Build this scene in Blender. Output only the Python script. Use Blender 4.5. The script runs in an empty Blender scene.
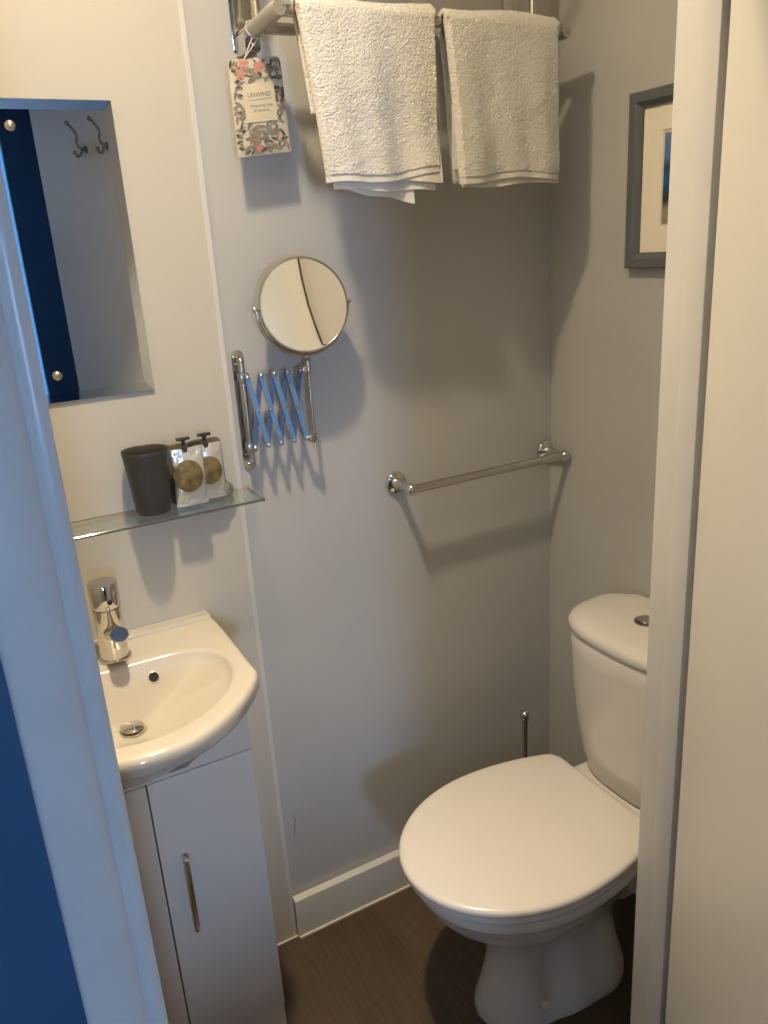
import bpy, bmesh, math, random
from mathutils import Vector, Matrix, noise
random.seed(7)
C = bpy.context.scene.collection
S = bpy.context.scene
pi = math.pi

# ---------------------------------------------------------------- camera, light, exposure
cam_d = bpy.data.cameras.new('camera'); cam = bpy.data.objects.new('camera', cam_d); C.objects.link(cam)
cam_d.sensor_fit = 'HORIZONTAL'; cam_d.sensor_width = 36.0; cam_d.lens = 36.0 * 802.65 / 768.0
cam_d.clip_start = 0.02
_R = Vector((0.87351319, -0.48287969, -0.06165961)); _U = Vector((0.20354872, 0.24724669, 0.94733151)); _F = Vector((0.44220201, 0.84005731, -0.31426279))
m = Matrix((_R, _U, -_F)).transposed().to_4x4(); m.translation = Vector((0, 0, 1.5))
cam.matrix_world = m
S.camera = cam
S.view_settings.view_transform = 'Standard'; S.view_settings.look = 'None'
S.view_settings.exposure = 0.0; S.view_settings.gamma = 1.0; S.view_settings.use_curve_mapping = False
LAMP_POS = (0.285, 0.90, 2.408); LAMP_STRENGTH = 30.0; BEAM_WATT = 29.0; LAMP_COLOR = (1.0, 0.82, 0.56)
WINDOW_STRENGTH = 95.0; WINDOW_COLOR = (0.38, 0.59, 1.0)
BEDROOM_FILL = 44.0
w = bpy.data.worlds.new('world'); S.world = w; w.use_nodes = True
w.node_tree.nodes['Background'].inputs[0].default_value = (0.5, 0.65, 1, 1)
w.node_tree.nodes['Background'].inputs[1].default_value = 0.15
S.cycles.max_bounces = 10; S.cycles.diffuse_bounces = 6; S.cycles.glossy_bounces = 6; S.cycles.transmission_bounces = 8
S.cycles.sample_clamp_indirect = 6.0
S.cycles.caustics_reflective = False; S.cycles.caustics_refractive = False

# ---------------------------------------------------------------- materials
def mat(name, col, rough=0.5, metal=0.0, bump=0.0, bscale=200.0, bdist=0.001, var=0.0, vscale=8.0, trans=0.0, spec=0.5, coat=0.0, sheen=0.0, emit=None, estr=0.0, stretch=None, detail=3.0, ior=1.45):
    M = bpy.data.materials.new(name); M.use_nodes = True
    nt = M.node_tree; b = nt.nodes['Principled BSDF']
    b.inputs['Base Color'].default_value = (*col, 1); b.inputs['Roughness'].default_value = rough
    b.inputs['Metallic'].default_value = metal; b.inputs['Specular IOR Level'].default_value = spec
    b.inputs['Transmission Weight'].default_value = trans; b.inputs['IOR'].default_value = ior
    b.inputs['Coat Weight'].default_value = coat; b.inputs['Sheen Weight'].default_value = sheen
    if emit: b.inputs['Emission Color'].default_value = (*emit, 1); b.inputs['Emission Strength'].default_value = estr
    tc = nt.nodes.new('ShaderNodeTexCoord'); mp = nt.nodes.new('ShaderNodeMapping')
    nt.links.new(tc.outputs['Object'], mp.inputs['Vector'])
    if stretch: mp.inputs['Scale'].default_value = stretch
    n = nt.nodes.new('ShaderNodeTexNoise'); n.inputs['Scale'].default_value = vscale; n.inputs['Detail'].default_value = detail
    nt.links.new(mp.outputs[0], n.inputs['Vector'])
    rp = nt.nodes.new('ShaderNodeValToRGB')
    rp.color_ramp.elements[0].position = 0.3; rp.color_ramp.elements[1].position = 0.7
    v = max(var, 0.008)
    rp.color_ramp.elements[0].color = (*[c * (1 - v) for c in col], 1); rp.color_ramp.elements[1].color = (*[min(1, c * (1 + v)) for c in col], 1)
    nt.links.new(n.outputs[0], rp.inputs[0]); nt.links.new(rp.outputs[0], b.inputs['Base Color'])
    if bump:
        n2 = nt.nodes.new('ShaderNodeTexNoise'); n2.inputs['Scale'].default_value = bscale; n2.inputs['Detail'].default_value = 4
        nt.links.new(mp.outputs[0], n2.inputs['Vector'])
        bp = nt.nodes.new('ShaderNodeBump'); bp.inputs['Strength'].default_value = bump; bp.inputs['Distance'].default_value = bdist
        nt.links.new(n2.outputs[0], bp.inputs['Height']); nt.links.new(bp.outputs[0], b.inputs['Normal'])
    return M
M = {}
M['grey_wall'] = mat('grey wall paint', (0.50, 0.495, 0.48), 0.42, bump=0.25, bscale=60, bdist=0.0015, var=0.03, vscale=5)
M['cream'] = mat('cream wall board', (0.55, 0.52, 0.455), 0.35, bump=0.12, bscale=35, bdist=0.001, var=0.015, vscale=4)
M['blue_wall'] = mat('blue wall paint', (0.035, 0.095, 0.18), 0.6, bump=0.2, bscale=90, var=0.05)
M['ceiling'] = mat('ceiling paint', (0.85, 0.84, 0.81), 0.8, bump=0.1)
M['gloss_white'] = mat('white gloss paint', (0.64, 0.62, 0.585), 0.3, bump=0.35, bscale=45, bdist=0.0012, var=0.03, vscale=12)
M['door'] = mat('door paint', (0.74, 0.71, 0.65), 0.45, bump=0.15, bscale=50, bdist=0.001, var=0.015)
M['unit'] = mat('vanity lacquer', (0.78, 0.74, 0.67), 0.25, bump=0.04, bscale=20, var=0.01)
M['dark'] = mat('dark gap', (0.012, 0.011, 0.010), 0.6)
M['ceramic'] = mat('glazed ceramic', (0.57, 0.53, 0.465), 0.12, coat=0.3, var=0.01, bump=0.03, bscale=12)
M['ceramic_w'] = mat('white toilet ceramic', (0.70, 0.67, 0.63), 0.13, coat=0.3, var=0.01, bump=0.03, bscale=10)
M['seat'] = mat('toilet seat plastic', (0.72, 0.68, 0.64), 0.22, var=0.01, bump=0.03, bscale=10)
M['chrome'] = mat('chrome', (0.66, 0.65, 0.63), 0.09, metal=1, var=0.03, vscale=30, bump=0.02, bscale=60)
M['steel'] = mat('satin steel', (0.55, 0.53, 0.50), 0.24, metal=1, var=0.06, vscale=20, bump=0.05, bscale=200)
M['dull'] = mat('grey enamel rail', (0.44, 0.42, 0.38), 0.30, metal=0.6, var=0.03)
M['mirror'] = mat('mirror silver', (0.92, 0.94, 0.94), 0.004, metal=1)
M['mirror_b'] = mat('bevelled mirror edge', (0.72, 0.77, 0.79), 0.03, metal=1)
M['glass'] = mat('clear shelf glass', (0.93, 0.95, 0.93), 0.02, trans=1.0, ior=1.48)
M['glass_edge'] = mat('green glass edge', (0.12, 0.13, 0.12), 0.06, trans=0.35, ior=1.5)
M['charcoal'] = mat('charcoal plastic', (0.042, 0.042, 0.040), 0.38, bump=0.1, bscale=300, var=0.05)
M['towel'] = mat('white terry towel', (0.70, 0.67, 0.615), 0.95, sheen=0.3, bump=0.7, bscale=420, bdist=0.0016, var=0.06, vscale=420)
M['towel_flat'] = mat('white woven towel hem', (0.66, 0.65, 0.62), 0.9, sheen=0.2, bump=0.5, bscale=300, bdist=0.001, var=0.03, vscale=80)
M['towel_band'] = mat('white woven towel band', (0.72, 0.70, 0.65), 0.85, bump=0.6, bscale=700, bdist=0.001, var=0.03, vscale=80)
M['silver'] = mat('silver foil pouch', (0.80, 0.80, 0.79), 0.28, metal=0.7, bump=0.9, bscale=45, bdist=0.006, var=0.05)
M['clear'] = mat('smoky clear plastic', (0.52, 0.50, 0.46), 0.12, trans=0.5, ior=1.4)
M['olive'] = mat('olive label', (0.15, 0.112, 0.038), 0.5, var=0.6, vscale=70)
M['pump'] = mat('black pump plastic', (0.035, 0.033, 0.03), 0.35)
M['blue_glint'] = mat('blue reflection tinted steel', (0.19, 0.40, 0.80), 0.30, metal=0.55, var=0.06, vscale=60)  # blue tint stands in for daylight reflected by the steel arms
M['blue_glint2'] = mat('dull blue reflection tinted steel', (0.12, 0.19, 0.40), 0.35, metal=0.5, var=0.25, vscale=300)  # duller blue for the rear arms, the same reflection put into the colour
M['frame'] = mat('slate grey frame', (0.115, 0.125, 0.13), 0.45, bump=0.1, var=0.04)
M['mat'] = mat('cream mount card', (0.90, 0.84, 0.70), 0.8)
M['paper'] = mat('cream sachet paper', (0.55, 0.505, 0.41), 0.75, bump=0.2, bscale=90, var=0.04, vscale=40)
M['label'] = mat('pale cream label', (0.60, 0.54, 0.40), 0.7)
M['leaf'] = mat('grey leaf print', (0.23, 0.20, 0.155), 0.75, var=0.2, vscale=150)
M['leaf_d'] = mat('dark leaf print', (0.07, 0.068, 0.062), 0.75, var=0.2, vscale=150)
M['pink'] = mat('pink blossom print', (0.50, 0.235, 0.20), 0.75, var=0.12, vscale=200)
M['ink'] = mat('grey print ink', (0.20, 0.185, 0.16), 0.8)
M['string'] = mat('white string', (0.72, 0.69, 0.62), 0.8)
M['pipe'] = mat('white waste pipe', (0.50, 0.48, 0.45), 0.4)
M['scuff'] = mat('scuff mark', (0.10, 0.10, 0.11), 0.8)
M['caulk'] = mat('white sealant', (0.72, 0.68, 0.60), 0.45)
M['brass'] = mat('antique hook metal', (0.34, 0.31, 0.27), 0.22, metal=1)
M['print_white'] = mat('print border', (0.72, 0.68, 0.58), 0.7)
M['button'] = mat('dark push button chrome', (0.40, 0.39, 0.37), 0.12, metal=1)
M['pane_light'] = mat('daylit window pane', (0.5, 0.6, 0.8), 0.3, emit=WINDOW_COLOR, estr=WINDOW_STRENGTH)
M['mirror_line_glow'] = mat('added mirror line glow', (0.4, 0.6, 0.9), 0.3, emit=(0.10, 0.36, 0.80), estr=0.9)  # glow added to give the wall mirror its bright blue line
M['lamp'] = mat('lit downlight', (1, 0.9, 0.7), 0.5, emit=LAMP_COLOR, estr=LAMP_STRENGTH)

def thin_glass(name, tint, amount):
    X = bpy.data.materials.new(name); X.use_nodes = True; nt = X.node_tree; nt.nodes.remove(nt.nodes['Principled BSDF'])
    tr = nt.nodes.new('ShaderNodeBsdfTransparent'); tr.inputs[0].default_value = (*tint, 1); gl = nt.nodes.new('ShaderNodeBsdfGlossy'); gl.inputs['Roughness'].default_value = 0.03
    gl.inputs[0].default_value = (0.95, 1, 0.98, 1)
    fr = nt.nodes.new('ShaderNodeFresnel'); fr.inputs['IOR'].default_value = 1.5; mu = nt.nodes.new('ShaderNodeMath'); mu.operation = 'MULTIPLY'; mu.inputs[1].default_value = amount; nt.links.new(fr.outputs[0], mu.inputs[0])
    mx = nt.nodes.new('ShaderNodeMixShader'); nt.links.new(mu.outputs[0], mx.inputs[0]); nt.links.new(tr.outputs[0], mx.inputs[1]); nt.links.new(gl.outputs[0], mx.inputs[2])
    nt.links.new(mx.outputs[0], nt.nodes['Material Output'].inputs['Surface']); return X
M['glass'] = thin_glass('clear shelf glass', (0.965, 0.975, 0.97), 0.6)
M['clear'] = thin_glass('smoky clear plastic', (0.60, 0.58, 0.54), 1.5)
def terry_bump():
    nt = M['towel'].node_tree; bp = [n for n in nt.nodes if n.type == 'BUMP'][0]; tc = [n for n in nt.nodes if n.type == 'TEX_COORD'][0]
    vo = nt.nodes.new('ShaderNodeTexVoronoi'); vo.inputs['Scale'].default_value = 330.0; nt.links.new(tc.outputs['Object'], vo.inputs['Vector'])
    for l in list(bp.inputs['Height'].links): nt.links.remove(l)
    nt.links.new(vo.outputs['Distance'], bp.inputs['Height']); bp.invert = True; bp.inputs['Strength'].default_value = 0.6; bp.inputs['Distance'].default_value = 0.0020
terry_bump()
def wood_floor():
    X = bpy.data.materials.new('dark wood vinyl'); X.use_nodes = True; nt = X.node_tree; b = nt.nodes['Principled BSDF']
    tc = nt.nodes.new('ShaderNodeTexCoord'); mp = nt.nodes.new('ShaderNodeMapping'); mp.inputs['Scale'].default_value = (60, 3.0, 1)
    nt.links.new(tc.outputs['Object'], mp.inputs['Vector'])
    n = nt.nodes.new('ShaderNodeTexNoise'); n.inputs['Scale'].default_value = 2.2; n.inputs['Detail'].default_value = 6; n.inputs['Roughness'].default_value = 0.65
    nt.links.new(mp.outputs[0], n.inputs['Vector'])
    r = nt.nodes.new('ShaderNodeValToRGB'); e = r.color_ramp.elements
    e[0].position = 0.30; e[0].color = (0.050, 0.033, 0.020, 1); e[1].position = 0.72; e[1].color = (0.098, 0.066, 0.040, 1)
    nt.links.new(n.outputs[0], r.inputs[0])
    mp2 = nt.nodes.new('ShaderNodeMapping'); mp2.inputs['Rotation'].default_value = (0, 0, pi / 2); nt.links.new(tc.outputs['Object'], mp2.inputs['Vector'])
    br = nt.nodes.new('ShaderNodeTexBrick'); br.inputs['Scale'].default_value = 1.0; br.inputs['Brick Width'].default_value = 0.95; br.inputs['Row Height'].default_value = 0.16
    br.inputs['Mortar Size'].default_value = 0.0008; br.inputs['Color1'].default_value = (0.86, 0.86, 0.86, 1); br.inputs['Color2'].default_value = (1.1, 1.08, 1.04, 1); br.inputs['Mortar'].default_value = (0.7, 0.7, 0.7, 1)
    nt.links.new(mp2.outputs[0], br.inputs['Vector'])
    mx = nt.nodes.new('ShaderNodeMix'); mx.data_type = 'RGBA'; mx.blend_type = 'MULTIPLY'; mx.inputs[0].default_value = 1.0
    nt.links.new(r.outputs[0], mx.inputs[6]); nt.links.new(br.outputs[0], mx.inputs[7]); nt.links.new(mx.outputs[2], b.inputs['Base Color'])
    b.inputs['Roughness'].default_value = 0.42
    bp = nt.nodes.new('ShaderNodeBump'); bp.inputs['Strength'].default_value = 0.15; bp.inputs['Distance'].default_value = 0.001
    nt.links.new(n.outputs[0], bp.inputs['Height']); nt.links.new(bp.outputs[0], b.inputs['Normal'])
    return X
M['floor'] = wood_floor()
def art_print():
    X = bpy.data.materials.new('blue seascape print'); X.use_nodes = True; nt = X.node_tree; b = nt.nodes['Principled BSDF']
    tc = nt.nodes.new('ShaderNodeTexCoord'); sp = nt.nodes.new('ShaderNodeSeparateXYZ'); nt.links.new(tc.outputs['Object'], sp.inputs[0])
    n = nt.nodes.new('ShaderNodeTexNoise'); n.inputs['Scale'].default_value = 28; nt.links.new(tc.outputs['Object'], n.inputs['Vector'])
    ma = nt.nodes.new('ShaderNodeMath'); ma.operation = 'MULTIPLY_ADD'; ma.inputs[1].default_value = 0.04; nt.links.new(n.outputs[0], ma.inputs[0]); nt.links.new(sp.outputs[2], ma.inputs[2])
    mr = nt.nodes.new('ShaderNodeMapRange'); mr.inputs[1].default_value = 0.075; mr.inputs[2].default_value = 0.255; nt.links.new(ma.outputs[0], mr.inputs[0])
    r = nt.nodes.new('ShaderNodeValToRGB'); cr = r.color_ramp
    cr.elements[0].position = 0; cr.elements[0].color = (0.30, 0.24, 0.17, 1); cr.elements[1].position = 1; cr.elements[1].color = (0.07, 0.16, 0.36, 1)
    for p, c in ((0.28, (0.33, 0.29, 0.22)), (0.36, (0.02, 0.02, 0.022)), (0.42, (0.01, 0.05, 0.10)), (0.55, (0.01, 0.11, 0.28)), (0.68, (0.03, 0.06, 0.09)), (0.78, (0.10, 0.20, 0.42)), (0.9, (0.13, 0.22, 0.42))):
        el = cr.elements.new(p); el.color = (*c, 1)
    nt.links.new(mr.outputs[0], r.inputs[0]); nt.links.new(r.outputs[0], b.inputs['Base Color']); b.inputs['Roughness'].default_value = 0.5
    return X
M['art'] = art_print()

# ---------------------------------------------------------------- helpers
def tag(o, label=None, cat=None, group=None, kind=None):
    if label: o['label'] = label
    if cat: o['category'] = cat
    if group: o['group'] = group
    if kind: o['kind'] = kind
    return o
def thing(name, loc, label, cat, group=None):
    o = bpy.data.objects.new(name, None); C.objects.link(o); o.location = loc; o.empty_display_size = 0.05
    return tag(o, label, cat, group)
def wloc(o):
    v = Vector((0, 0, 0))
    while o: v += o.location; o = o.parent
    return v
def obj(name, bm, mats, parent=None, smooth=40, loc=None, label=None):
    """bm holds world coordinates; origin goes to loc (or the geometry's base)"""
    if isinstance(mats, str): mats = [mats]
    bmesh.ops.recalc_face_normals(bm, faces=bm.faces)
    me = bpy.data.meshes.new(name)
    vs = bm.verts
    if loc is None:
        xs = [v.co.x for v in vs]; ys = [v.co.y for v in vs]; zs = [v.co.z for v in vs]
        loc = Vector(((min(xs) + max(xs)) / 2, (min(ys) + max(ys)) / 2, min(zs)))
    loc = Vector(loc)
    for v in vs: v.co -= loc
    bm.to_mesh(me); bm.free()
    for k in mats: me.materials.append(M[k])
    if smooth:
        me.shade_smooth(); me.set_sharp_from_angle(angle=math.radians(smooth))
    o = bpy.data.objects.new(name, me); C.objects.link(o)
    if parent: o.parent = parent; o.location = loc - wloc(parent)
    else: o.location = loc
    if label: o['label'] = label
    return o
def struct(name, bm, mats, smooth=0, loc=None):
    return tag(obj(name, bm, mats, None, smooth, loc), kind='structure')
def nb(): return bmesh.new()
def box(bm, a, b, bev=0.0, seg=2, mi=0):
    x0, y0, z0 = [min(p, q) for p, q in zip(a, b)]; x1, y1, z1 = [max(p, q) for p, q in zip(a, b)]
    vs = [bm.verts.new(p) for p in ((x0, y0, z0), (x1, y0, z0), (x1, y1, z0), (x0, y1, z0), (x0, y0, z1), (x1, y0, z1), (x1, y1, z1), (x0, y1, z1))]
    fs = [bm.faces.new([vs[i] for i in q]) for q in ((0, 3, 2, 1), (4, 5, 6, 7), (0, 1, 5, 4), (1, 2, 6, 5), (2, 3, 7, 6), (3, 0, 4, 7))]
    for f in fs: f.material_index = mi
    if bev:
        es = list({e for f in fs for e in f.edges})
        r = bmesh.ops.bevel(bm, geom=es, offset=bev, segments=seg, profile=0.5, affect='EDGES')
        for f in r['faces']: f.material_index = mi
    return bm
def loft(bm, rings, cap0=True, cap1=True, closed=True, mi=0):
    R = [[bm.verts.new(p) for p in r] for r in rings]
    n = len(R[0])
    for a, b in zip(R[:-1], R[1:]):
        for i in range(n if closed else n - 1):
            j = (i + 1) % n
            f = bm.faces.new((a[i], a[j], b[j], b[i])); f.material_index = mi
    if cap0: bm.faces.new(R[0][::-1]).material_index = mi
    if cap1: bm.faces.new(R[-1]).material_index = mi
    return R
def lathe(bm, prof, origin=(0, 0, 0), axis=(0, 0, 1), n=32, mi=0, cap=True):
    """prof: (radius, distance along axis)"""
    ax = Vector(axis).normalized(); o = Vector(origin)
    t = Vector((1, 0, 0)) if abs(ax.x) < 0.9 else Vector((0, 1, 0))
    u = ax.cross(t).normalized(); v = ax.cross(u)
    rings = [[o + ax * h + (u * math.cos(2 * pi * i / n) + v * math.sin(2 * pi * i / n)) * max(r, 1e-5) for i in range(n)] for r, h in prof]
    loft(bm, rings, cap, cap, mi=mi); return bm
def ball(bm, c, r, n=20, mi=0, sz=1.0):
    lathe(bm, [(r * math.sin(pi * k / 12), -r * sz * math.cos(pi * k / 12)) for k in range(13)], c, n=n, mi=mi); return bm
def tube(bm, pts, r, n=12, mi=0, closed=False):
    P = [Vector(p) for p in pts]; rings = []; up = None
    L = len(P)
    for i in range(L):
        if closed: d = (P[(i + 1) % L] - P[i - 1]).normalized()
        else: d = (P[min(i + 1, L - 1)] - P[max(i - 1, 0)]).normalized()
        if up is None:
            t = Vector((0, 0, 1)) if abs(d.z) < 0.9 else Vector((0, 1, 0)); up = (t - d * t.dot(d)).normalized()
        else: up = (up - d * up.dot(d)).normalized()
        s = d.cross(up); rr = r[i] if isinstance(r, (list, tuple)) else r
        rings.append([P[i] + (up * math.cos(2 * pi * k / n) + s * math.sin(2 * pi * k / n)) * rr for k in range(n)])
    if closed: rings.append(rings[0]); loft(bm, rings, False, False, mi=mi); bmesh.ops.remove_doubles(bm, verts=bm.verts, dist=1e-6)
    else: loft(bm, rings, mi=mi)
    return bm
def smooth_path(pts, k=6):
    P = [Vector(p) for p in pts]; out = []
    for i in range(len(P) - 1):
        a = P[max(i - 1, 0)]; b = P[i]; c = P[i + 1]; d = P[min(i + 2, len(P) - 1)]
        for j in range(k):
            t = j / k
            out.append(0.5 * ((2 * b) + (c - a) * t + (2 * a - 5 * b + 4 * c - d) * t * t + (3 * b - a - 3 * c + d) * t ** 3))
    out.append(P[-1]); return out
def prism(bm, pts, axis, d0, d1, mi=0):
    """pts: 2D outline; axis the extrusion axis; other two coordinates follow in x, y, z order"""
    def p3(p, d):
        return {'x': (d, p[0], p[1]), 'y': (p[0], d, p[1]), 'z': (p[0], p[1], d)}[axis]
    loft(bm, [[p3(p, d0) for p in pts], [p3(p, d1) for p in pts]], mi=mi); return bm
def rrect(x0, x1, y0, y1, r, n=6):
    out = []
    for cx, cy, a in ((x1 - r, y1 - r, 0), (x0 + r, y1 - r, 90), (x0 + r, y0 + r, 180), (x1 - r, y0 + r, 270)):
        for k in range(n + 1):
            t = math.radians(a + 90 * k / n); out.append((cx + r * math.cos(t), cy + r * math.sin(t)))
    return out
def lerp(a, b, t): return a + (b - a) * t

# ---------------------------------------------------------------- room
WY = 1.425; RX = 1.20; LX = -0.20; CZ = 2.42; FI = 0.69; FO = 0.595; PF = 1.415
struct('floor', box(nb(), (-2.2, -2.7, -0.05), (2.4, WY + 0.12, 0)), 'floor', loc=(0, 0, 0))
struct('ceiling', box(nb(), (-2.2, -2.7, CZ), (2.4, WY + 0.12, CZ + 0.05)), 'ceiling')
struct('wall_back', box(nb(), (LX - 0.1, WY, 0), (RX + 0.1, WY + 0.1, CZ)), 'grey_wall')
struct('wall_right', box(nb(), (RX, FI - 0.0, 0), (RX + 0.1, WY, CZ)), 'grey_wall')
struct('wall_left', box(nb(), (LX - 0.1, FI, 0), (LX, WY, CZ)), 'cream')
# cream boarding in front of the back wall, behind basin
bm = box(nb(), (LX, PF, 0), (0.4365, WY, CZ)); struct('trim_1', bm, 'cream')
bm = nb(); box(bm, (0.4365, PF - 0.0015, 0.0), (0.446, WY, CZ), 0.0012); struct('trim_2', bm, 'gloss_white')
# partition with the doorway
OL, OR_, OT = 0.056, 0.765, 2.0
bm = nb()
for a, b in (((-2.2, FO, 0), (OL - 0.02, FI, CZ)), ((OR_ + 0.02, FO, 0), (2.4, FI, CZ)), ((OL - 0.02, FO, OT + 0.02), (OR_ + 0.02, FI, CZ))):
    box(bm, a, b)
for f in bm.faces:
    f.material_index = 1 if f.calc_center_median().y > FI - 0.001 else 0
struct('wall_front', bm, ['blue_wall', 'cream'])
def casing(n, x0, x1, z1, y0, y1): 
    bm = nb(); box(bm, (x0, y0, 0), (x1, y1, z1), 0.003); return bm
# linings
bm = nb(); box(bm, (OR_, FO, 0), (OR_ + 0.02, FI + 0.015, OT), 0.0015); box(bm, (0.751, 0.634, 0), (OR_, 0.664, OT), 0.002)
struct('trim_3', bm, 'gloss_white', 40)
bm = nb(); box(bm, (OL - 0.02, FO, 0), (OL, FI + 0.015, OT), 0.0015); box(bm, (OL, 0.634, 0), (OL + 0.001, 0.664, OT), 0.0004)
struct('trim_4', bm, 'gloss_white', 40)
bm = nb(); box(bm, (OL - 0.02, FO, OT), (OR_ + 0.02, FI + 0.015, OT + 0.02), 0.001); struct('trim_5', bm, 'gloss_white', 40)
# architraves, bedroom side: a flat face, a shallow quirk and a rounded inner bead
def arch_prof(x_in, side):   # side -1: stands left of the opening
    s = side; y = FO
    pr = [(0, 0), (0, -0.013), (0.003, -0.0155), (0.008, -0.016), (0.013, -0.0145), (0.0155, -0.0125), (0.018, -0.0150), (0.024, -0.0175), (0.058, -0.0185), (0.0615, -0.017), (0.063, -0.013), (0.063, 0)]
    return [(x_in + s * a, y + b) for a, b in pr]
struct('trim_6', prism(nb(), arch_prof(OL, -1), 'z', 0, OT + 0.06), 'gloss_white', 50)
struct('trim_7', prism(nb(), arch_prof(OR_ + 0.012, 1), 'z', 0, OT + 0.06), 'gloss_white', 50)
struct('trim_8', box(nb(), (OL, FO - 0.018, OT), (OR_ + 0.012, FO, OT + 0.06), 0.003), 'gloss_white', 50)
struct('trim_9', box(nb(), (OR_ + 0.012, FI, 0), (OR_ + 0.06, FI + 0.015, OT + 0.06), 0.003), 'gloss_white', 50)
# bathroom skirting
def skirt_prof(): return [(0, 0), (0, 0.100), (-0.004, 0.107), (-0.015, 0.107), (-0.020, 0.1035), (-0.0205, 0.098), (-0.0205, 0)]
bm = nb(); prism(bm, [(WY + a, b) for a, b in skirt_prof()], 'x', 0.4475, RX); struct('baseboard_back', bm, 'gloss_white', 30)
bm = nb(); prism(bm, [(RX + a * 0.8, b) for a, b in skirt_prof()], 'y', FI + 0.02, WY - 0.0206); struct('baseboard_right', bm, 'gloss_white', 30)
bm = nb(); prism(bm, [(0.449, 0), (RX - 0.018, 0), (RX - 0.018, 0.005), (0.449, 0.005)], 'y', WY - 0.0245, WY - 0.0205); struct('trim_10', bm, 'caulk')
bm = nb(); box(bm, (0.345, PF - 0.0055, 0), (0.447, PF - 0.0015, 0.0045), 0.001); struct('trim_11', bm, 'caulk')
# bedroom shell behind the camera
struct('wall_bedroom_left', box(nb(), (-2.3, -2.7, 0), (-2.2, FI, CZ)), 'ceiling')
struct('light_blocker_low', box(nb(), (-1.6, -0.58, 0), (0.25, -0.50, 0.70), 0.01), 'gloss_white', 40)  # added unseen blocker, keeps window light off surfaces near the bathroom floor
struct('wall_bedroom_right', box(nb(), (2.4, -2.7, 0), (2.5, FI, CZ)), 'blue_wall')
bm = nb()
W1 = (-0.52, -0.20, 1.00, 1.50); W2 = (0.502, 0.534, 0.30, 2.36); YB = -2.5
box(bm, (-2.2, YB - 0.1, 0), (W1[0], YB, CZ)); box(bm, (W1[1], YB - 0.1, 0), (W2[0], YB, CZ)); box(bm, (W2[1], YB - 0.1, 0), (2.4, YB, CZ))
for q in (W1, W2):
    box(bm, (q[0], YB - 0.1, 0), (q[1], YB, q[2])); box(bm, (q[0], YB - 0.1, q[3]), (q[1], YB, CZ))
struct('wall_bedroom_back', bm, 'blue_wall')
for k, (q, mm) in enumerate(((W1, 'pane_light'), (W2, 'mirror_line_glow'))):
    p = struct('window_%d' % (k + 1), box(nb(), (q[0], YB - 0.06, q[2]), (q[1], YB - 0.05, q[3])), mm)  # the second is an added glowing strip, made for the mirror's bright line
    bm = nb(); t = 0.02 if k == 0 else 0.004
    for a, b in (((q[0], q[2]), (q[0] + t, q[3])), ((q[1] - t, q[2]), (q[1], q[3])), ((q[0] + t, q[2]), (q[1] - t, q[2] + t)), ((q[0] + t, q[3] - t), (q[1] - t, q[3]))):
        box(bm, (a[0], YB - 0.05, a[1]), (b[0], YB - 0.01, b[1]))
    obj('window_frame', bm, 'gloss_white', p, 0)

# ---------------------------------------------------------------- the open door
hinge = Vector((OR_, FO - 0.0, 0)); ang = math.radians(59.0)
d = Vector((-math.cos(ang), -math.sin(ang), 0)); nrm = Vector((-math.sin(ang), math.cos(ang), 0))   # nrm: to the inner face
DW, DT, DH = 0.70, 0.035, 1.98
def dp(u, v, z): return hinge + d * u + nrm * v + Vector((0, 0, z))
def dbox(bm, u0, u1, v0, v1, z0, z1, bev=0.0, mi=0):
    b2 = box(nb(), (u0, v0, z0), (u1, v1, z1), bev)
    me = bpy.data.meshes.new('t'); b2.to_mesh(me); b2.free()
    n0 = len(bm.verts); bm.from_mesh(me); bpy.data.meshes.remove(me); bm.verts.ensure_lookup_table()
    for v in bm.verts[n0:]: v.co = dp(v.co.x, v.co.y, v.co.z)
    return bm
door = struct('door_1', dbox(nb(), 0.004, DW, 0, DT, 0.012, DH, 0.0025), 'door', 40, loc=hinge)
def door_part(name, bm, mt, parent): return obj(name, bm, mt, parent)
for z in (0.25, 1.70):
    bm = nb(); dbox(bm, 0.0, 0.004, 0.001, DT - 0.002, z, z + 0.1); door_part('hinge', bm, 'steel', door)
HU = 0.70 - 0.315
bm = dbox(nb(), HU - 0.025, HU + 0.13, DT, DT + 0.006, 1.800, 1.838, 0.002)
plate = door_part('hook_rail', bm, 'print_white', door)
for u in (HU, HU + 0.094):
    bm = nb(); pz = 1.815
    up = [dp(u, DT + 0.006, pz), dp(u, DT + 0.020, pz + 0.002), dp(u, DT + 0.034, pz + 0.014), dp(u, DT + 0.030, pz + 0.036), dp(u, DT + 0.040, pz + 0.052), dp(u, DT + 0.058, pz + 0.066)]
    tube(bm, smooth_path(up), 0.0036, 10); ball(bm, up[-1], 0.0065, 12)
    dn = [dp(u, DT + 0.022, pz + 0.004), dp(u, DT + 0.026, pz - 0.012), dp(u, DT + 0.036, pz - 0.020), dp(u, DT + 0.046, pz - 0.010)]
    tube(bm, smooth_path(dn), 0.0034, 10); ball(bm, dn[-1], 0.0058, 12)
    lathe(bm, [(0.011, 0), (0.011, 0.003), (0.006, 0.006)], dp(u, DT + 0.006, pz), nrm, 16)
    door_part('coat_hook', bm, 'brass', plate)

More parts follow.
